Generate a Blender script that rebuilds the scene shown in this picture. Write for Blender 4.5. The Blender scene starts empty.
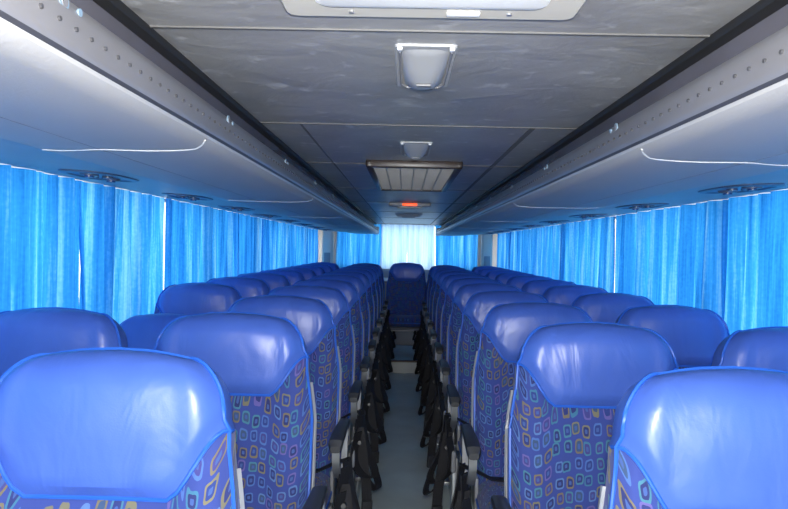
import bpy, bmesh, math, random
from mathutils import Vector, Matrix, Euler
random.seed(7)
D2R=math.pi/180
scene=bpy.context.scene
scene.view_settings.view_transform='Standard'
scene.view_settings.look='None'
scene.view_settings.exposure=0.0

# ------------------------------------------------------------ materials
def new_mat(name):
    m=bpy.data.materials.new(name); m.use_nodes=True
    nt=m.node_tree; b=nt.nodes['Principled BSDF']
    return m,nt,b
def N(nt,t,**k):
    n=nt.nodes.new(t)
    for a,v in k.items(): setattr(n,a,v)
    return n
def simple(name,col,rough=.5,metal=0,bump=0,bscale=60,var=0,vscale=4,coat=0,emis=None,estr=0):
    m,nt,b=new_mat(name)
    b.inputs['Base Color'].default_value=(*col,1)
    b.inputs['Roughness'].default_value=rough
    b.inputs['Metallic'].default_value=metal
    tc=N(nt,'ShaderNodeTexCoord')
    if bump:
        n=N(nt,'ShaderNodeTexNoise'); n.inputs['Scale'].default_value=bscale; n.inputs['Detail'].default_value=4
        bp=N(nt,'ShaderNodeBump'); bp.inputs['Strength'].default_value=bump; bp.inputs['Distance'].default_value=.01
        nt.links.new(tc.outputs['Object'],n.inputs['Vector']); nt.links.new(n.outputs['Fac'],bp.inputs['Height'])
        nt.links.new(bp.outputs['Normal'],b.inputs['Normal'])
    if var:
        n=N(nt,'ShaderNodeTexNoise'); n.inputs['Scale'].default_value=vscale; n.inputs['Detail'].default_value=6
        r=N(nt,'ShaderNodeValToRGB')
        r.color_ramp.elements[0].position=.3; r.color_ramp.elements[1].position=.7
        r.color_ramp.elements[0].color=(*[c*(1-var) for c in col],1)
        r.color_ramp.elements[1].color=(*[min(1,c*(1+var)) for c in col],1)
        nt.links.new(tc.outputs['Object'],n.inputs['Vector']); nt.links.new(n.outputs['Fac'],r.inputs['Fac'])
        nt.links.new(r.outputs['Color'],b.inputs['Base Color'])
    if emis:
        b.inputs['Emission Color'].default_value=(*emis,1); b.inputs['Emission Strength'].default_value=estr
    if coat: b.inputs['Coat Weight'].default_value=coat
    return m

def vinyl_mat():
    m,nt,b=new_mat('blue_vinyl')
    tc=N(nt,'ShaderNodeTexCoord'); oi=N(nt,'ShaderNodeObjectInfo')
    add=N(nt,'ShaderNodeVectorMath',operation='ADD')
    mul=N(nt,'ShaderNodeVectorMath',operation='SCALE'); 
    cmb=N(nt,'ShaderNodeCombineXYZ')
    for i in range(3): nt.links.new(oi.outputs['Random'],cmb.inputs[i])
    nt.links.new(cmb.outputs[0],mul.inputs[0]); mul.inputs['Scale'].default_value=37
    nt.links.new(tc.outputs['Object'],add.inputs[0]); nt.links.new(mul.outputs[0],add.inputs[1])
    mp=N(nt,'ShaderNodeMapping'); mp.inputs['Scale'].default_value=(1.4,1,.6); nt.links.new(add.outputs[0],mp.inputs['Vector'])
    n=N(nt,'ShaderNodeTexNoise'); n.inputs['Scale'].default_value=7; n.inputs['Detail'].default_value=3; n.inputs['Distortion'].default_value=.8
    nt.links.new(mp.outputs[0],n.inputs['Vector'])
    n2=N(nt,'ShaderNodeTexNoise'); n2.inputs['Scale'].default_value=260; n2.inputs['Detail'].default_value=2
    nt.links.new(add.outputs[0],n2.inputs['Vector'])
    b1=N(nt,'ShaderNodeBump'); b1.inputs['Strength'].default_value=.36; b1.inputs['Distance'].default_value=.018
    b2=N(nt,'ShaderNodeBump'); b2.inputs['Strength'].default_value=.10; b2.inputs['Distance'].default_value=.002
    nt.links.new(n.outputs['Fac'],b1.inputs['Height']); nt.links.new(n2.outputs['Fac'],b2.inputs['Height'])
    nt.links.new(b1.outputs['Normal'],b2.inputs['Normal']); nt.links.new(b2.outputs['Normal'],b.inputs['Normal'])
    r=N(nt,'ShaderNodeValToRGB'); r.color_ramp.elements[0].color=(.050,.108,.42,1); r.color_ramp.elements[1].color=(.066,.138,.50,1)
    nt.links.new(n.outputs['Fac'],r.inputs['Fac']); nt.links.new(r.outputs['Color'],b.inputs['Base Color'])
    b.inputs['Roughness'].default_value=.36
    return m

def fabric_mat():
    m,nt,b=new_mat('patterned_fabric')
    L=nt.links.new
    tc=N(nt,'ShaderNodeTexCoord'); sp=N(nt,'ShaderNodeSeparateXYZ'); L(tc.outputs['Object'],sp.inputs[0])
    oi=N(nt,'ShaderNodeObjectInfo')
    yz=N(nt,'ShaderNodeMath',operation='SUBTRACT'); L(sp.outputs['Z'],yz.inputs[0]); L(sp.outputs['Y'],yz.inputs[1])
    rm=N(nt,'ShaderNodeMath',operation='MULTIPLY'); L(oi.outputs['Random'],rm.inputs[0]); rm.inputs[1].default_value=13
    a1=N(nt,'ShaderNodeMath',operation='ADD'); L(sp.outputs['X'],a1.inputs[0]); L(rm.outputs[0],a1.inputs[1])
    cb=N(nt,'ShaderNodeCombineXYZ'); L(a1.outputs[0],cb.inputs[0]); L(yz.outputs[0],cb.inputs[1])
    dn=N(nt,'ShaderNodeTexNoise'); dn.inputs['Scale'].default_value=18; L(cb.outputs[0],dn.inputs['Vector'])
    ds=N(nt,'ShaderNodeVectorMath',operation='SCALE'); L(dn.outputs['Color'],ds.inputs[0]); ds.inputs['Scale'].default_value=.015
    ad=N(nt,'ShaderNodeVectorMath',operation='ADD'); L(cb.outputs[0],ad.inputs[0]); L(ds.outputs[0],ad.inputs[1])
    v=N(nt,'ShaderNodeTexVoronoi'); v.voronoi_dimensions='2D'; v.distance='MINKOWSKI'; v.inputs['Exponent'].default_value=4
    v.inputs['Scale'].default_value=34; v.inputs['Randomness'].default_value=.33
    L(ad.outputs[0],v.inputs['Vector'])
    sc=N(nt,'ShaderNodeSeparateColor'); L(v.outputs['Color'],sc.inputs[0])
    def ramp(cols):
        r=N(nt,'ShaderNodeValToRGB'); r.color_ramp.interpolation='CONSTANT'
        e=r.color_ramp.elements
        while len(e)<len(cols): e.new(.5)
        for i,c in enumerate(cols):
            e[i].position=i/len(cols); e[i].color=(*c,1)
        return r
    r1=ramp([(.04,.15,.25),(.16,.145,.09),(.06,.13,.36),(.11,.09,.28),(.05,.17,.24),(.15,.125,.08),(.08,.16,.36)])
    r2=ramp([(.018,.026,.12),(.045,.045,.19),(.02,.04,.18),(.035,.07,.15),(.02,.03,.14)])
    L(sc.outputs[0],r1.inputs['Fac']); L(sc.outputs[1],r2.inputs['Fac'])
    def band(lo,hi):
        g=N(nt,'ShaderNodeMath',operation='GREATER_THAN'); L(v.outputs['Distance'],g.inputs[0]); g.inputs[1].default_value=lo
        l=N(nt,'ShaderNodeMath',operation='LESS_THAN'); L(v.outputs['Distance'],l.inputs[0]); l.inputs[1].default_value=hi
        q=N(nt,'ShaderNodeMath',operation='MULTIPLY'); L(g.outputs[0],q.inputs[0]); L(l.outputs[0],q.inputs[1]); return q
    outer=band(.26,.37); inner=band(-1,.26)
    m1=N(nt,'ShaderNodeMix',data_type='RGBA'); m1.inputs['A'].default_value=(.03,.052,.23,1)
    L(outer.outputs[0],m1.inputs['Factor']); L(r1.outputs['Color'],m1.inputs['B'])
    m2=N(nt,'ShaderNodeMix',data_type='RGBA'); L(m1.outputs['Result'],m2.inputs['A']); L(inner.outputs[0],m2.inputs['Factor']); L(r2.outputs['Color'],m2.inputs['B'])
    core=band(-1,.12); m3=N(nt,'ShaderNodeMix',data_type='RGBA'); L(m2.outputs['Result'],m3.inputs['A']); L(core.outputs[0],m3.inputs['Factor']); m3.inputs['B'].default_value=(.045,.09,.27,1)
    L(m3.outputs['Result'],b.inputs['Base Color'])
    b.inputs['Roughness'].default_value=.9
    b.inputs['Sheen Weight'].default_value=.1
    return m

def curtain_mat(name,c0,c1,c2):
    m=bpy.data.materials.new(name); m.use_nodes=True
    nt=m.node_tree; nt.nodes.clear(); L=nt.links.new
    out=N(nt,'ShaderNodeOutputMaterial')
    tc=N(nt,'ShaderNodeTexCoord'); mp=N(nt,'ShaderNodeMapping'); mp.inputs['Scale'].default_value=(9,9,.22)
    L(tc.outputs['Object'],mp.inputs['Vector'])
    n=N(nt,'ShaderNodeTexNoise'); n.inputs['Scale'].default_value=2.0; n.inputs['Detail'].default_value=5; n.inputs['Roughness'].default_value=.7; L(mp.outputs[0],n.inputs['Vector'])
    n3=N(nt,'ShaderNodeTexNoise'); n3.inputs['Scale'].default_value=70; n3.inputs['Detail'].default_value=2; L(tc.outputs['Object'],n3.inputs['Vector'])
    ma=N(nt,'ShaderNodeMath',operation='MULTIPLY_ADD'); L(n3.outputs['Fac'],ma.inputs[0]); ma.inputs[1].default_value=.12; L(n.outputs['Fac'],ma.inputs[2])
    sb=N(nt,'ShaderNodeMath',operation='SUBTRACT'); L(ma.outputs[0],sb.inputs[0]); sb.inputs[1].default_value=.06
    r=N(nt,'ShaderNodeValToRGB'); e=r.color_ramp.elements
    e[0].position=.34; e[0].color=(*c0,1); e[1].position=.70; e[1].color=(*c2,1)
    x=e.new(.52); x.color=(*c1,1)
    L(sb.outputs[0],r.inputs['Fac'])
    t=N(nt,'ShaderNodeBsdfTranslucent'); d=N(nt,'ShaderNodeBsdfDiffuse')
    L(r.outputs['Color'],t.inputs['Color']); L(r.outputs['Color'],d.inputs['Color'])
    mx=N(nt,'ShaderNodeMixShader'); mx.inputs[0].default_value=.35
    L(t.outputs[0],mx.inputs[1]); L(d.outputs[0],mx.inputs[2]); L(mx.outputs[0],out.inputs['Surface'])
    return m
def glass_mat():
    m=bpy.data.materials.new('window_glass'); m.use_nodes=True
    nt=m.node_tree; nt.nodes.clear(); L=nt.links.new
    out=N(nt,'ShaderNodeOutputMaterial'); t=N(nt,'ShaderNodeBsdfTransparent'); g=N(nt,'ShaderNodeBsdfGlossy')
    t.inputs['Color'].default_value=(.93,.97,1,1); g.inputs['Roughness'].default_value=.05
    mx=N(nt,'ShaderNodeMixShader'); mx.inputs[0].default_value=.06
    L(t.outputs[0],mx.inputs[1]); L(g.outputs[0],mx.inputs[2]); L(mx.outputs[0],out.inputs['Surface']); return m
def ceiling_mat():
    m,nt,b=new_mat('ceiling_vinyl'); L=nt.links.new
    tc=N(nt,'ShaderNodeTexCoord')
    n=N(nt,'ShaderNodeTexNoise'); n.inputs['Scale'].default_value=3.2; n.inputs['Detail'].default_value=8; n.inputs['Roughness'].default_value=.65; L(tc.outputs['Object'],n.inputs['Vector'])
    r=N(nt,'ShaderNodeValToRGB'); e=r.color_ramp.elements
    e[0].position=.3; e[0].color=(.26,.257,.255,1); e[1].position=.72; e[1].color=(.40,.395,.39,1)
    L(n.outputs['Fac'],r.inputs['Fac']); 
    v=N(nt,'ShaderNodeTexNoise'); v.inputs['Scale'].default_value=16; v.inputs['Detail'].default_value=5; v.inputs['Distortion'].default_value=.5; L(tc.outputs['Object'],v.inputs['Vector'])
    r2=N(nt,'ShaderNodeValToRGB'); e=r2.color_ramp.elements; e[0].position=.60; e[0].color=(0,0,0,1); e[1].position=.76; e[1].color=(.7,.7,.7,1)
    L(v.outputs['Fac'],r2.inputs['Fac'])
    mx=N(nt,'ShaderNodeMix',data_type='RGBA'); L(r2.outputs['Color'],mx.inputs['Factor']); L(r.outputs['Color'],mx.inputs['A']); mx.inputs['B'].default_value=(.70,.70,.70,1)
    L(mx.outputs['Result'],b.inputs['Base Color'])
    w=N(nt,'ShaderNodeTexNoise'); w.inputs['Scale'].default_value=6; w.inputs['Detail'].default_value=5; w.inputs['Distortion'].default_value=.8; L(tc.outputs['Object'],w.inputs['Vector'])
    bp=N(nt,'ShaderNodeBump'); bp.inputs['Strength'].default_value=.35; bp.inputs['Distance'].default_value=.016
    L(w.outputs['Fac'],bp.inputs['Height']); L(bp.outputs['Normal'],b.inputs['Normal'])
    b.inputs['Roughness'].default_value=.36
    return m

VINYL=vinyl_mat(); FAB=fabric_mat(); GLASS=glass_mat(); CEIL=ceiling_mat()
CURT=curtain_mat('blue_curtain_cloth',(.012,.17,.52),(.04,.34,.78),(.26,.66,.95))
CURTP=curtain_mat('pale_curtain_cloth',(.34,.58,.88),(.55,.78,.97),(.80,.92,1))
PIPE=simple('piping_blue',(.02,.11,.52),.45)
SHELL=simple('seat_shell_plastic',(.10,.11,.16),.5)
ARMP=simple('armrest_plastic',(.030,.032,.038),.45)
STEEL=simple('brushed_metal',(.50,.51,.53),.35,.85)
GREYP=simple('grey_plastic',(.25,.26,.28),.45)
BELT=simple('belt_webbing',(.008,.008,.012),.7,bump=.3,bscale=400)
FLOOR=simple('floor_vinyl',(.60,.66,.61),.36,bump=.05,bscale=90,var=.10,vscale=5)
PLAT=simple('platform_vinyl',(.16,.18,.19),.5,var=.2)
RISER=simple('step_riser',(.62,.63,.61),.5,var=.1)
BROWN=simple('step_nosing',(.16,.10,.07),.5)
RACK=simple('rack_panel',(.47,.462,.455),.5,var=.04,vscale=2,bump=.08,bscale=150)
RACK2=simple('rack_outer_panel',(.40,.395,.39),.45,var=.08,vscale=2)
RAIL=simple('rack_rail',(.25,.245,.26),.38,.2,var=.08,vscale=3)
FACIA=simple('rack_facia',(.15,.145,.17),.25,var=.1)
BLACK=simple('black_rubber',(.010,.010,.011),.6)
DGREY=simple('rack_dark_line',(.05,.05,.06),.5)  # dark grey line below the rail and at the outer panel break
DSEAM=simple('ceiling_seam',(.13,.13,.13),.6)
WHITEP=simple('white_bead',(.75,.76,.78),.4)
BEAD=simple('rack_panel_bead',(.64,.64,.62),.5)
BEIGE=simple('beige_plastic',(.60,.57,.50),.45)
LENS=simple('lamp_lens',(.85,.86,.84),.3,emis=(1,.98,.92),estr=.25)
SPK=simple('speaker_plastic',(.46,.46,.46),.4)
SPKD=simple('speaker_slats',(.24,.24,.25),.5)
DARKBR=simple('vent_frame',(.05,.035,.03),.35)
GRILL=simple('vent_louvres',(.42,.40,.38),.35,.4)
RED=simple('red_indicator',(.7,.05,.02),.3,emis=(1,.12,.03),estr=1.2)
WALL=simple('wall_panel',(.30,.32,.37),.6,var=.05)
PILLAR=simple('pillar_beige',(.66,.60,.52),.6)
NAVY=simple('service_recess',(.02,.05,.16),.3)
NOZ=simple('air_nozzle',(.05,.07,.12),.3)
PLATE=simple('number_plate',(.22,.32,.42),.5)
RIVET=simple('rail_rivet',(.12,.12,.13),.4,.5)

# ------------------------------------------------------------ mesh builder
class MB:
    def __init__(s,mats): s.v=[];s.f=[];s.m=[];s.mats=mats
    def add(s,vs,fs,mat):
        o=len(s.v); s.v+= [tuple(v) for v in vs]; i=s.mats.index(mat)
        for f in fs: s.f.append([o+k for k in f]); s.m.append(i)
    def box(s,c,sz,mat,bev=0,rot=None,seg=2):
        bm=bmesh.new(); bmesh.ops.create_cube(bm,size=1)
        bmesh.ops.scale(bm,vec=sz,verts=bm.verts)
        if bev: bmesh.ops.bevel(bm,geom=bm.edges[:],offset=bev,segments=seg,profile=.5,affect='EDGES')
        if rot: bmesh.ops.rotate(bm,matrix=Euler(rot).to_matrix(),verts=bm.verts)
        bmesh.ops.translate(bm,vec=c,verts=bm.verts)
        bm.verts.index_update()
        s.add([v.co[:] for v in bm.verts],[[v.index for v in f.verts] for f in bm.faces],mat); bm.free()
    def cyl(s,c,r,h,mat,axis='Z',seg=16,r2=None):
        bm=bmesh.new(); bmesh.ops.create_cone(bm,cap_ends=True,segments=seg,radius1=r,radius2=r if r2 is None else r2,depth=h)
        R={'Z':(0,0,0),'X':(0,math.pi/2,0),'Y':(math.pi/2,0,0)}[axis]
        bmesh.ops.rotate(bm,matrix=Euler(R).to_matrix(),verts=bm.verts); bmesh.ops.translate(bm,vec=c,verts=bm.verts)
        bm.verts.index_update()
        s.add([v.co[:] for v in bm.verts],[[v.index for v in f.verts] for f in bm.faces],mat); bm.free()
    def tube(s,pts,r,mat,seg=6):
        P=[Vector(p) for p in pts]; vs=[];fs=[]; up=Vector((0.13,0.31,1)).normalized()
        for i,p in enumerate(P):
            t=(P[min(i+1,len(P)-1)]-P[max(i-1,0)])
            if t.length<1e-6: t=Vector((0,0,1))
            t.normalize(); a=t.cross(up)
            if a.length<1e-3: a=t.cross(Vector((1,0,0)))
            a.normalize(); b=t.cross(a)
            for k in range(seg):
                q=2*math.pi*k/seg; vs.append(p+a*math.cos(q)*r+b*math.sin(q)*r)
        for i in range(len(P)-1):
            for k in range(seg):
                k2=(k+1)%seg; fs.append([i*seg+k,i*seg+k2,(i+1)*seg+k2,(i+1)*seg+k])
        fs.append(list(range(seg))[::-1]); fs.append([(len(P)-1)*seg+k for k in range(seg)])
        s.add(vs,fs,mat)
    def ribbon(s,pts,wd,th,mat):
        P=[Vector(p) for p in pts]; wd=Vector(wd); vs=[];fs=[]
        for i,p in enumerate(P):
            t=(P[min(i+1,len(P)-1)]-P[max(i-1,0)]).normalized(); n=t.cross(wd).normalized()*th
            h=wd*.5; vs+=[p-h-n,p+h-n,p+h+n,p-h+n]
        for i in range(len(P)-1):
            for k in range(4):
                k2=(k+1)%4; fs.append([4*i+k,4*i+k2,4*i+4+k2,4*i+4+k])
        fs.append([0,1,2,3]); e=4*(len(P)-1); fs.append([e+3,e+2,e+1,e])
        s.add(vs,fs,mat)
    def extrude_profile(s,prof,y0,y1,mat_fn,ny=1):
        n=len(prof); vs=[]
        for j in range(ny+1):
            y=y0+(y1-y0)*j/ny
            vs+=[(x,y,z) for x,z in prof]
        o=len(s.v); s.v+=vs
        for j in range(ny):
            for i in range(n-1):
                s.f.append([o+j*n+i,o+j*n+i+1,o+(j+1)*n+i+1,o+(j+1)*n+i]); s.m.append(s.mats.index(mat_fn(i)))
    def mesh(s,name,ang=35):
        me=bpy.data.meshes.new(name); me.from_pydata(s.v,[],s.f)
        for m in s.mats: me.materials.append(m)
        me.polygons.foreach_set('material_index',s.m)
        me.polygons.foreach_set('use_smooth',[True]*len(s.f)); me.update()
        bm=bmesh.new(); bm.from_mesh(me); bmesh.ops.recalc_face_normals(bm,faces=bm.faces); bm.to_mesh(me); bm.free()
        try: me.set_sharp_from_angle(angle=ang*D2R)
        except Exception: pass
        return me
def put(name,me,loc=(0,0,0),rot=(0,0,0),parent=None):
    o=bpy.data.objects.new(name,me); scene.collection.objects.link(o); o.location=loc; o.rotation_euler=rot
    if parent: o.parent=parent
    return o
def smooth(t): t=max(0,min(1,t)); return t*t*(3-2*t)
def interp(x,tab,fn=smooth):
    if x<=tab[0][0]: return tab[0][1]
    for (a,b),(c,d) in zip(tab,tab[1:]):
        if x<=c: return b+(d-b)*fn((x-a)/(c-a))
    return tab[-1][1]
lin=lambda t:t

# ------------------------------------------------------------ seat
HT=.73
def Wf(h): return interp(h,[(-.05,.240),(.25,.256),(.40,.254),(.60,.229),(.73,.204)])
def build_seat(name,side,lean=13,arm=True,off=.29,belt=True,padlow=.488):
    """seat facing -Y, origin on floor. side=+1/-1: x-direction of armrest"""
    mb=MB([VINYL,FAB,SHELL,PIPE,ARMP,STEEL,GREYP,BELT])
    nA=64; n=5.0; rows=[]
    ce,se=math.cos(-lean*D2R),math.sin(-lean*D2R)
    def X(p):
        x,y,h=p; y2=y*ce-h*se; z2=y*se+h*ce   # lean backwards (+Y)
        return (x,-.13+y2,.41+z2)
    nF,nP=18,26
    edge=.602 if padlow>.47 else .585
    def hb(u):
        t=max(0,min(1,(abs(u)-.54)/.42)); return padlow+(edge-padlow)*(.6*t+.4*smooth(t))
    for r in range(nF+nP+1):
        ring=[]
        for j in range(nA):
            th=2*math.pi*j/nA; c,s_=math.cos(th),math.sin(th)
            u=math.copysign(abs(c)**(2/n),c); w=math.copysign(abs(s_)**(2/n),s_)
            top=HT-.016*u*u; bnd=hb(u)
            if r<=nF: h=-.05+(bnd+.05)*(r/nF)
            else:
                k=(r-nF)/nP; k=math.sin(k*math.pi/2)**.9; h=bnd+(top-bnd)*k
            p=max(0,min(1,(h-(top-.075))/.075)); q=math.sqrt(max(0,1-p*p))
            W=Wf(h); W=(W-.06)+.06*q
            if r>nF: W*=1-.035*smooth((h-bnd)/.02)     # pad slightly inset from fabric rim
            Dp=interp(h,[(-.05,.05),(.3,.05),(.5,.045),(.62,.052),(.73,.052)])*(.06+.94*q)
            x=u*W; y=w*Dp
            if w<0:
                fr=(abs(w))**2
                if r<=nF:
                    bol=smooth((abs(u)-.45)/.3)*(1-smooth((abs(u)-.88)/.12))
                    y-=fr*(.022*bol-.012*(1-abs(u))+ .012*math.sin(max(0,h)/.5*math.pi))
                    y+=fr*.010*smooth(1-(bnd-h)/.03)
                else:
                    kk=h-bnd
                    y-=fr*q*(.026*(1-u*u)*math.sin(min(1,kk/.26)*math.pi*.62)+.012*smooth(kk/.03)+.014*smooth((abs(u)-.62)/.2)*(1-smooth((abs(u)-.86)/.14)))
                    y+=fr*.010*(1-smooth(kk/.02))
                    y+=fr*.0035*math.exp(-((x-.10)/.004)**2)
            ring.append((x,y,h))
        rows.append(ring)
    vs=[X(p) for ring in rows for p in ring]
    fv=[];ff=[];fb=[]
    for r in range(nF+nP):
        for j in range(nA):
            j2=(j+1)%nA; f=[r*nA+j,r*nA+j2,(r+1)*nA+j2,(r+1)*nA+j]
            mid=(j+.5)/nA*2*math.pi
            if r>=nF: fv.append(f)
            elif math.sin(mid)>.35: fb.append(f)
            else: ff.append(f)
    top=[(nF+nP)*nA+j for j in range(nA)]
    o=len(mb.v); mb.v+=vs
    for fl,mi in ((fv,0),(ff,1),(fb,2),([top],0),([list(range(nA))[::-1]],2)):
        for f in fl: mb.f.append([o+k for k in f]); mb.m.append(mi)
    row=rows[nF]; fr=[row[j] for j in range(nA//2,nA)]+[row[0]]
    mb.tube([X((x,y-.003,h)) for x,y,h in fr],.004,PIPE)
    jl,jr=nA//2+3,nA-3
    L=[rows[r][jl] for r in range(0,nF+nP+1)]; R=[rows[r][jr] for r in range(0,nF+nP+1)]
    topf=[rows[-1][j] for j in range(jl+1,jr)]
    mb.tube([X((x*1.012,y,h+.002)) for x,y,h in L]+[X((x,y,h+.001)) for x,y,h in topf]+[X((x*1.012,y,h+.002)) for x,y,h in R[::-1]],.004,PIPE)
    for sx in (-1,1):
        pts=[]
        for r in range(0,nF-1):
            x,y,h=rows[r][0 if sx>0 else nA//2]
            pts.append(X((x-sx*.001,y+.020,h)))
        mb.tube(pts,.008,GREYP)
    mb.box(X((0,.058,.22)),(.36,.018,.24),SHELL,.008,(-lean*D2R,0,0))
    mb.box(X((0,.066,.02)),(.38,.02,.18),GREYP,.008,(-lean*D2R,0,0))
    # cushion
    nx,ny=20,18; cv=[];cf=[]
    def cush(a,b,t):
        ex=(1-abs(a)**6)**.5 if abs(a)<1 else 0; ey=(1-abs(b)**6)**.5 if abs(b)<1 else 0
        e=ex*ey; x=a*.25; y=-.30+b*.23
        zt=.40+.075*e+.014*smooth((abs(a)-.4)/.3)*e-.012*max(0,-b)**2-.01*max(0,b)
        zb=.40-.055*e
        return (x,y,zt if t else zb)
    for t in (1,0):
        for i in range(nx+1):
            for k in range(ny+1):
                a=math.sin((-1+2*i/nx)*math.pi/2); b=math.sin((-1+2*k/ny)*math.pi/2)
                cv.append(cush(a,b,t))
    N1=(nx+1)*(ny+1)
    for t in (0,1):
        for i in range(nx):
            for k in range(ny):
                q=t*N1+i*(ny+1)+k; cf.append([q,q+1,q+ny+2,q+ny+1])
    mb.add(cv,cf,FAB)
    pr=[]
    for k in range(41):
        th=2*math.pi*k/40; c,s_=math.cos(th),math.sin(th)
        pr.append((.249*math.copysign(abs(c)**.35,c),-.30+.229*math.copysign(abs(s_)**.35,s_),.402))
    mb.tube(pr,.006,PIPE)
    mb.box((0,-.28,.325),(.44,.36,.04),SHELL,.01)
    for yy in (-.14,-.40):
        mb.tube([(-.22,yy,.30),(.22,yy,.30)],.014,STEEL,8)
    for sx in (-1,1):
        mb.box((sx*.17,-.27,.16),(.035,.06,.29),STEEL,.008)
        mb.box((sx*.17,-.27,.012),(.05,.34,.024),STEEL,.008)
        mb.tube([(sx*.17,-.40,.30),(sx*.17,-.30,.10)],.012,STEEL,8)
    for sx in (-1,1):
        mb.box((sx*.250,-.16,.42),(.014,.10,.12),GREYP,.005)
    if arm:
        ax=side*off
        path=[(-.10,.640),(-.16,.656),(-.30,.664),(-.42,.666),(-.475,.660),(-.49,.646)]
        vs=[];fs=[];sg=12
        ws=[.016,.021,.023,.025,.025,.017]; hs=[.012,.015,.015,.016,.017,.011]
        for (yy,zz),w,h in zip(path,ws,hs):
            for k in range(sg):
                th=2*math.pi*k/sg; c,s_=math.cos(th),math.sin(th)
                vs.append((ax+w*math.copysign(abs(c)**.6,c),yy,zz+h*math.copysign(abs(s_)**.6,s_)))
        for i in range(len(path)-1):
            for k in range(sg):
                k2=(k+1)%sg; fs.append([i*sg+k,i*sg+k2,(i+1)*sg+k2,(i+1)*sg+k])
        fs.append(list(range(sg))); fs.append([(len(path)-1)*sg+k for k in range(sg)])
        mb.add(vs,fs,ARMP)
        mb.ribbon([(ax,-.46,.645),(ax,-.455,.60),(ax,-.43,.56),(ax,-.37,.52),(ax,-.28,.49),(ax,-.2,.45)],(.026,0,0),.009,STEEL)
        mb.ribbon([(ax,-.12,.64),(ax,-.13,.58),(ax,-.16,.48),(ax,-.18,.40)],(.022,0,0),.012,GREYP)
        mb.cyl((ax+side*.003,-.18,.44),.026,.022,STEEL,'X',20)
        if off>.28:
            mb.box((ax,-.27,.385),(.022,.42,.10),GREYP,.012,None,3)
            mb.cyl((ax+side*.012,-.40,.39),.022,.02,ARMP,'X',16)
            mb.tube([(ax+side*.015,-.36,.40),(ax+side*.03,-.43,.44),(ax+side*.03,-.47,.45)],.009,ARMP,8)
            mb.box((ax-side*.02,-.27,.19),(.03,.05,.32),STEEL,.006)
            mb.box((ax-side*.02,-.27,.012),(.045,.30,.024),STEEL,.006)
    if belt:
        bx=side*(off+.012)
        def loop(y0,z0,dz,sw,wx,out):
            pts=[]
            for k in range(25):
                t=k/24; a=t*math.pi
                # teardrop loop of webbing hanging beside the armrest
                pts.append((bx+side*(.012+out*math.sin(a)**2+sw*math.sin(2*a)),y0-.10*t,z0-dz*math.sin(a)**.8))
            mb.ribbon(pts,wx,.0025,BELT)
        loop(-.30,.56,.36,.026,(.026,.044,0),.085)
        loop(-.38,.50,.22,.036,(.030,.036,0),.060)
        mb.ribbon([(bx+side*.01,-.40,.50),(bx+side*.03,-.42,.38),(bx+side*.05,-.43,.26),(bx+side*.055,-.425,.17)],(.044,.012,0),.0025,BELT)
        mb.box((bx+side*.055,-.425,.14),(.050,.022,.07),ARMP,.006,(.1,0,.4))
        mb.ribbon([(bx+side*.02,-.30,.56),(bx-side*.04,-.27,.53),(bx-side*.10,-.25,.495),(bx-side*.22,-.24,.488)],(0,.042,0),.0016,BELT)
    return mb.mesh(name)
seatA={s:build_seat('seat_aisle',s) for s in (-1,1)}
seatF={s:build_seat('seat_front',s,padlow=.462) for s in (-1,1)}
seatW={s:build_seat('seat_window',s,off=.262,belt=False) for s in (-1,1)}
seatR=build_seat('seat_reclined',1,lean=37,off=.262,belt=False)
seatC=build_seat('seat_centre',1,arm=False,off=.24,belt=False)
P=.75; PH=.12; NR=11
XR=[.580,.530,.508,.500,.500]; XL=[.575,.540,.535,.535,.535]
for k in range(NR):
    for sd in (-1,1):
        z=(1.27 if sd<0 else 1.23)+P*k
        ax=(XL if sd<0 else XR)[min(k,4)]
        put('bus_seat',(seatF if k==0 else seatA)[-sd],(sd*ax,z,PH),(0,0,random.uniform(-.012,.012)))
        me=seatR if (sd<0 and k==2) else seatW[-sd]
        wx=-1.085 if sd<0 else (1.10 if k<2 else 1.035)
        put('bus_seat',me,(wx,z,PH),(0,0,random.uniform(-.012,.012)))
put('bus_seat',seatC,(0,1.25+P*10,.14))

# ------------------------------------------------------------ shell
CZ=1.45; H=CZ+.37; YB=10.4; Y0=-1.6; XW=1.43; XC=1.35
def boxobj(name,c,sz,mat,bev=0):
    mb=MB([mat]); mb.box((0,0,0),sz,mat,bev); return put(name,mb.mesh(name),c)
boxobj('floor',(0,(Y0+YB)/2,-.03),(2*XW+.1,YB-Y0+.1,.06),FLOOR)
for i,sd in enumerate((-1,1)):
    mb=MB([PLAT,RISER]); mb.box((0,0,0),(1.14,YB-Y0,PH),PLAT,.004)
    mb.box((-sd*.573,0,.0),(.008,YB-Y0,PH+.006),RISER,.002)
    put('trim_%d'%(i+1),mb.mesh('seat_platform'),(sd*(.27+.57),(Y0+YB)/2,PH/2+.0005))
mb=MB([FLOOR,RISER,BROWN])
mb.box((0,(7.9+9.14)/2,.07),(.53,9.14-7.9,.139),FLOOR)
mb.box((0,7.895,.06),(.53,.012,.118),RISER)
mb.box((0,7.91,.135),(.53,.06,.018),BROWN,.004)
put('rear_aisle_step',mb.mesh('step'))
# ceiling
mb=MB([CEIL,BLACK,DSEAM])
mb.box((0,(Y0+YB)/2,H+.03),(2*XW+.1,YB-Y0+.1,.06),CEIL)
for yy in (1.16,2.05,3.0,4.25,5.5,6.9,8.3):
    mb.box((0,yy,H-.0005),(1.0,.008,.004),DSEAM,.001)
for sx in (-1,1):
    mb.box((sx*.488,(Y0+YB)/2,H-.006),(.028,YB-Y0,.02),BLACK,.006)
mb.box((.345,(2.05+YB)/2,H-.001),(.016,YB-2.05,.003),DSEAM)
mb.box((-.355,(2.05+YB)/2,H-.001),(.006,YB-2.05,.003),DSEAM)
put('ceiling',mb.mesh('ceiling'))

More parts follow.
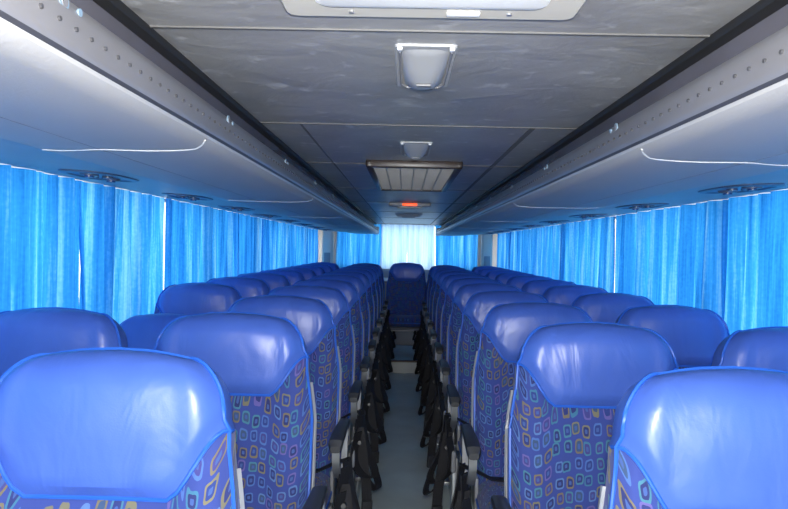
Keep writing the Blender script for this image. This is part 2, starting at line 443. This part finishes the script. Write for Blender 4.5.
SILL=CZ-.54; TOPW=CZ+.24
for sd,nm in ((-1,'left'),(1,'right')):
    mb=MB([WALL,PILLAR,BLACK]); x=sd*(XW+.025)
    mb.box((x,(Y0+YB)/2,SILL/2),(.05,YB-Y0,SILL),WALL)
    mb.box((x,(Y0+YB)/2,(TOPW+H)/2),(.05,YB-Y0,H-TOPW),WALL)
    ys=[Y0+.05]+[0.1+1.47*i for i in range(7)]+[YB-.2,YB-.02]
    for yy in ys[:-1]: mb.box((x,yy,(SILL+TOPW)/2),(.05,.09,TOPW-SILL),PILLAR)
    mb.box((x,YB-.1,(SILL+TOPW)/2),(.05,.2,TOPW-SILL),PILLAR)
    mb.box((sd*(XW-.01),(Y0+YB)/2,SILL),(.06,YB-Y0,.025),WALL,.006)
    put('wall_'+nm,mb.mesh('wall_'+nm))
    for i in range(len(ys)-2):
        a,b=ys[i]+.045,ys[i+1]-.045
        boxobj('window_%d'%(i+1+(10 if sd>0 else 0)),(x,(a+b)/2,(SILL+TOPW)/2),(.005,b-a,TOPW-SILL),GLASS)
mb=MB([WALL,PILLAR]); RS,RT=CZ-.30,H-.03
mb.box((0,YB+.025,RS/2),(2*XW+.1,.05,RS),WALL)
mb.box((0,YB+.025,(RT+H)/2),(2*XW+.1,.05,H-RT),WALL)
for sx in (-1,1): mb.box((sx*1.27,YB+.025,(RS+RT)/2),(.40,.05,RT-RS),PILLAR)
put('wall_rear',mb.mesh('wall_rear'))
boxobj('window_20',(0,YB+.03,(RS+RT)/2),(2.14,.005,RT-RS),GLASS)
mb=MB([WALL,GREYP]); mb.box((0,9.75,.56),(2.5,1.05,.85),WALL,.03); mb.box((0,9.75,.985),(2.51,1.06,.03),GREYP,.01)
mb.box((0,9.75,.08),(.6,1.0,.16),WALL,.01)
put('rear_parcel_shelf',mb.mesh('shelf'))
for sx in (-1,1):
    mb=MB([PILLAR,GREYP]); mb.box((0,0,0),(.16,.16,H-.03),PILLAR,.03,None,3); mb.box((0,-.06,.2),(.10,.05,.5),GREYP,.01)
    put('corner_pillar',mb.mesh('pillar'),(sx*1.20,YB-.12,H/2))
mb=MB([WALL]); mb.box((0,Y0-.025,.4),(2*XW+.1,.05,.8),WALL)
for sx in (-1,1): mb.box((sx*1.35,Y0-.025,1.3),(.24,.05,1.0),WALL)
mb.box((0,Y0-.025,H-.02),(2*XW+.1,.05,.08),WALL)
put('wall_front',mb.mesh('wall_front'))
boxobj('window_21',(0,Y0-.02,(.8+H-.06)/2),(2.46,.005,H-.06-.8),GLASS)

# ------------------------------------------------------------ curtains
def curtain(axis,fixed,a,b,zt,zb,seed,amp=.016,freq=1.0,mat=None):
    mat=mat or CURT
    rnd=random.Random(seed); L=b-a; nu=max(8,int(L/.009)); nz=14
    ph=[rnd.uniform(0,6.28) for _ in range(5)]
    fr=[f*rnd.uniform(.85,1.15)*freq for f in (60,37,21,100,9)]
    am=[.75,.8,.5,.28,.3]
    vs=[];fs=[]
    for j in range(nz+1):
        t=j/nz; z=zt+(zb-zt)*t
        for i in range(nu+1):
            s=a+L*i/nu
            o=sum(A*math.sin(f*s+p+ .5*math.sin(2.2*t+p)) for A,f,p in zip(am,fr,ph))*amp*(.75+.35*t)
            ds=.01*math.sin(17*s+ph[1]+2*t)
            vs.append((fixed+o,s+ds,z) if axis=='Y' else (s+ds,fixed+o,z))
    for j in range(nz):
        for i in range(nu):
            q=j*(nu+1)+i; fs.append([q,q+1,q+nu+2,q+nu+1])
    mb=MB([mat]); mb.add(vs,fs,mat)
    return put('curtain',mb.mesh('curtain',180))
sd_=0
for sd in (-1,1):
    edges=[-1.5,-.2,.9,1.95,2.75,3.7,4.5,5.3,6.2,7.1,8.1,9.1,10.15]
    if sd>0: edges=[e+.28*math.sin(i*2.1) if 0<i<12 else e for i,e in enumerate(edges)]
    for i in range(len(edges)-1):
        sd_+=1
        gap=-.02 if (i%3 and not (sd>0 and i==4)) else .02
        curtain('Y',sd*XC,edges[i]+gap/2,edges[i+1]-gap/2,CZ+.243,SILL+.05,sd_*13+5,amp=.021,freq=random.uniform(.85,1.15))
for i,(a,b) in enumerate([(-1.08,-.40),(-.41,.0),(.01,.42),(.43,1.08)]):
    curtain('X',YB-.06,a,b,H-.01,RS-.02,900+i,amp=.014,mat=CURTP if i in (1,2) else CURT)

# ------------------------------------------------------------ luggage racks
def rack(sd):
    mb=MB([RACK,RACK2,RAIL,FACIA,DGREY,WHITEP,RIVET,PLATE,BEAD])
    c=CZ
    prof=[(.502,H+.0,FACIA),(.500,c+.318,FACIA),(.492,c+.305,RAIL),(.462,c+.300,RAIL),(.446,c+.292,RAIL),(.437,c+.272,RAIL),
          (.434,c+.238,RAIL),(.436,c+.227,DGREY),(.440,c+.222,RACK),(.441,c+.216,RACK),(.452,c+.207,RACK),(.48,c+.201,RACK),(.60,c+.199,RACK),
          (.74,c+.201,RACK),(.865,c+.207,DGREY),(.868,c+.214,RACK2),(.88,c+.218,RACK2),(1.05,c+.226,RACK2),(1.20,c+.234,RACK2),(XW-.006,c+.252,RACK2),
          (XW-.006,H,RACK2),(.502,H,RACK2)]
    pts=[(sd*x,z) for x,z,_ in prof]; ms=[m for _,_,m in prof]
    y0,y1=Y0+.02,YB-.22
    mb.extrude_profile(pts,y0,y1,lambda i:ms[i])
    for yy in (y0,y1):
        o=len(mb.v); mb.v+=[(x,yy,z) for x,z in pts[:-1]]; mb.f.append([o+i for i in range(len(pts)-1)]); mb.m.append(0)
    mb.box((sd*.46,y1+.01,c+.255),(.07,.05,.12),WHITEP,.02,None,3)
    y=.5
    while y<YB-.3:
        mb.cyl((sd*.4345,y,c+.256),.0030,.004,RIVET,'X',6); y+=.04
    for k in range(11):
        y=.80+P*k
        mb.cyl((sd*.4405,y,c+.283),.011,.003,PLATE,'X',18); mb.cyl((sd*.4395,y,c+.283),.007,.003,RAIL,'X',12)
        mb.cyl((sd*.4405,y+.04,c+.283),.005,.003,PLATE,'X',14)
    def zun(x): return interp(x,[(.441,c+.216),(.452,c+.207),(.48,c+.201),(.60,c+.199),(.74,c+.201),(.865,c+.207)],lin)
    for y in (-.1,1.47,3.1,4.7,6.3,7.9):
        pts=[]
        for k in range(31):
            x=.446+(.862-.446)*(k/30)**1.3
            yy=y-.08*math.exp(-(x-.446)/.035)+.07*smooth((x-.68)/.16)
            pts.append((sd*x,yy,zun(x)+.0005))
        mb.tube(pts,.0026,BEAD)
    mb.tube([(sd*.70,y0,c+.2008),(sd*.70,y1,c+.2008)],.001,RAIL,4)
    return mb.mesh('overhead_luggage_rack',40)
put('overhead_luggage_rack',rack(-1)); put('overhead_luggage_rack',rack(1))

def psu():
    mb=MB([RACK2,NAVY,NOZ])
    nA=40
    def ringv(a,b,z): return [(a*math.copysign(abs(math.cos(t))**.7,math.cos(t)),b*math.copysign(abs(math.sin(t))**.7,math.sin(t)),z) for t in [2*math.pi*i/nA for i in range(nA)]]
    rs=[ringv(.105,.17,.004),ringv(.103,.168,-.003),ringv(.096,.16,-.006),ringv(.084,.145,-.006),ringv(.078,.138,-.0015)]
    vs=[p for r in rs for p in r]; fs=[]
    for i in range(4):
        for k in range(nA):
            k2=(k+1)%nA; fs.append([i*nA+k,i*nA+k2,(i+1)*nA+k2,(i+1)*nA+k])
    mb.add(vs,fs,NOZ); mb.add(rs[4],[list(range(nA))],NAVY)
    for yy in (-.085,.085):
        mb.cyl((0,yy,-.004),.030,.010,NOZ,'Z',20,.032); mb.cyl((0,yy,-.011),.015,.007,NAVY,'Z',16)
    for xx in (-.025,.025): mb.cyl((xx,0,-.004),.018,.008,NOZ,'Z',16)
    return mb.mesh('service_unit')
pm=psu()
for sd in (-1,1):
    for k in range(9):
        put('reading_light_panel',pm,(sd*1.09,1.36+.95*k+(.03 if sd<0 else 0),CZ+.227),(0,-sd*.045,0))

# ------------------------------------------------------------ ceiling fittings
def trap(mb,pts0,z0,pts1,z1,mat):
    n=len(pts0); vs=[(x,y,z0) for x,y in pts0]+[(x,y,z1) for x,y in pts1]
    fs=[[i,(i+1)%n,n+(i+1)%n,n+i] for i in range(n)]+[list(range(n,2*n))]
    mb.add(vs,fs,mat)
def rr(w,l,r,seg=5):
    out=[]
    for cx,cy,a0 in ((w-r,l-r,0),(-w+r,l-r,90),(-w+r,-l+r,180),(w-r,-l+r,270)):
        for k in range(seg+1):
            a=(a0+90*k/seg)*D2R; out.append((cx+r*math.cos(a),cy+r*math.sin(a)))
    return out
mb=MB([BEIGE,LENS,STEEL])
trap(mb,rr(.230,.20,.02),.002,rr(.220,.19,.018),-.010,BEIGE)
trap(mb,rr(.172,.145,.02),-.009,rr(.164,.137,.018),-.014,LENS)
for sx in (-1,1): mb.cyl((sx*.12,.165,-.011),.004,.004,STEEL,'Z',10)
mb.box((.05,.165,-.012),(.05,.014,.004),LENS,.001)
put('ceiling_lamp',mb.mesh('ceiling_lamp'),(0.0,.875,H))

def speaker():
    mb=MB([SPK,SPKD,WHITEP])
    nL=18; nW=14; vs=[];fs=[]
    for i in range(nL+1):
        t=i/nL; y=-.135+.27*t
        dep=.003+.030*math.sin(math.pi*t)**.5*(.35+.65*smooth(t*1.3))
        for k in range(nW+1):
            u=-1+2*k/nW; w=.046+.004*math.cos(t*math.pi)
            vs.append((u*w,y,-dep*(1-abs(u)**3.2)-.001))
    for i in range(nL):
        for k in range(nW):
            q=i*(nW+1)+k; fs.append([q,q+1,q+nW+2,q+nW+1])
    mb.add(vs,fs,SPK)
    trap(mb,rr(.059,.158,.012),.002,rr(.056,.155,.011),-.004,SPK)
    mb.tube([(-.048,-.13,-.006),(-.046,.125,-.006),(-.035,.14,-.008),(.035,.14,-.008),(.046,.125,-.006),(.048,-.13,-.006)],.003,SPKD,6)
    for sx in (-1,1): mb.box((sx*.048,-.142,-.006),(.010,.016,.006),WHITEP,.002)
    mb.box((0,.02,-.033),(.03,.012,.004),SPKD,.001)
    return mb.mesh('ceiling_speaker',50)
sm=speaker()
put('ceiling_speaker',sm,(.0,1.39,H)); put('ceiling_speaker',sm,(.0,2.52,H))

mb=MB([DARKBR,GRILL,BLACK,SPK])
w,l=.205,.60
for sx in (-1,1): mb.box((sx*(w-.015),0,-.014),(.030,2*l,.032),DARKBR,.006)
for sy in (-1,1): mb.box((0,sy*(l-.015),-.014),(2*w,.030,.032),DARKBR,.006)
mb.box((0,0,-.001),(2*w-.03,2*l-.03,.004),BLACK)
n=40
for i in range(n):
    y=-l+.05+(2*l-.1)*i/(n-1); mb.box((0,y,-.018),(2*w-.06,.014,.003),GRILL,0,(.5,0,0))
for x in (-.12,-.06,0,.06,.12): mb.box((x,0,-.024),(.004,2*l-.05,.004),GRILL)
put('air_vent_grille',mb.mesh('air_vent_grille'),(0,3.47,H))

mb=MB([SPK,RED,BEIGE]); mb.box((0,0,-.012),(.34,.30,.026),SPK,.008); mb.box((0,-.153,-.014),(.12,.012,.022),RED,.004)
mb.box((0,0,-.03),(.20,.14,.012),BEIGE,.004)
put('red_warning_lamp',mb.mesh('red_warning_lamp'),(0,5.7,H))
mb=MB([SPK,SPKD]); trap(mb,rr(.15,.1,.03),.002,rr(.12,.08,.03),-.03,SPK); mb.box((0,0,-.03),(.14,.1,.01),SPKD,.004)
put('ceiling_speaker',mb.mesh('ceiling_speaker_round'),(0,7.4,H))

# ------------------------------------------------------------ lights
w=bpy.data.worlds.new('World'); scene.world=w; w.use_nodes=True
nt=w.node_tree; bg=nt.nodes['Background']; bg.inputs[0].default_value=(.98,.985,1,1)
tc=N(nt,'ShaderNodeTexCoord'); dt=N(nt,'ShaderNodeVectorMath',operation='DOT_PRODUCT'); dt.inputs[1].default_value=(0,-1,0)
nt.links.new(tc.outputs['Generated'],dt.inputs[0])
mr=N(nt,'ShaderNodeMapRange'); mr.interpolation_type='SMOOTHSTEP'; mr.inputs['From Min'].default_value=.45; mr.inputs['From Max'].default_value=1; mr.inputs['To Min'].default_value=2.9; mr.inputs['To Max'].default_value=13  # sky brightened behind the camera, added as fill through the windscreen
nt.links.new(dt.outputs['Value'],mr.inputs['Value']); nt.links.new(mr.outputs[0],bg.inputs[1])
f=bpy.data.lights.new('camera_flash','AREA'); f.energy=36; f.size=.06; f.color=(1,.97,.91)
fo=bpy.data.objects.new('camera_flash',f); scene.collection.objects.link(fo); fo.location=(-.03,-.02,CZ+.07); fo.rotation_euler=(90*D2R,0,0)

# ------------------------------------------------------------ camera
cam=bpy.data.cameras.new('camera'); co=bpy.data.objects.new('camera',cam); scene.collection.objects.link(co)
cam.sensor_width=36; cam.lens=680/788*36; cam.clip_start=.02
R=Matrix.Rotation(.93*D2R,4,'Z')@Matrix.Rotation((90-.55)*D2R,4,'X')@Matrix.Rotation(1.3*D2R,4,'Z')
co.matrix_world=Matrix.Translation((-.03,0,CZ))@R
scene.camera=co
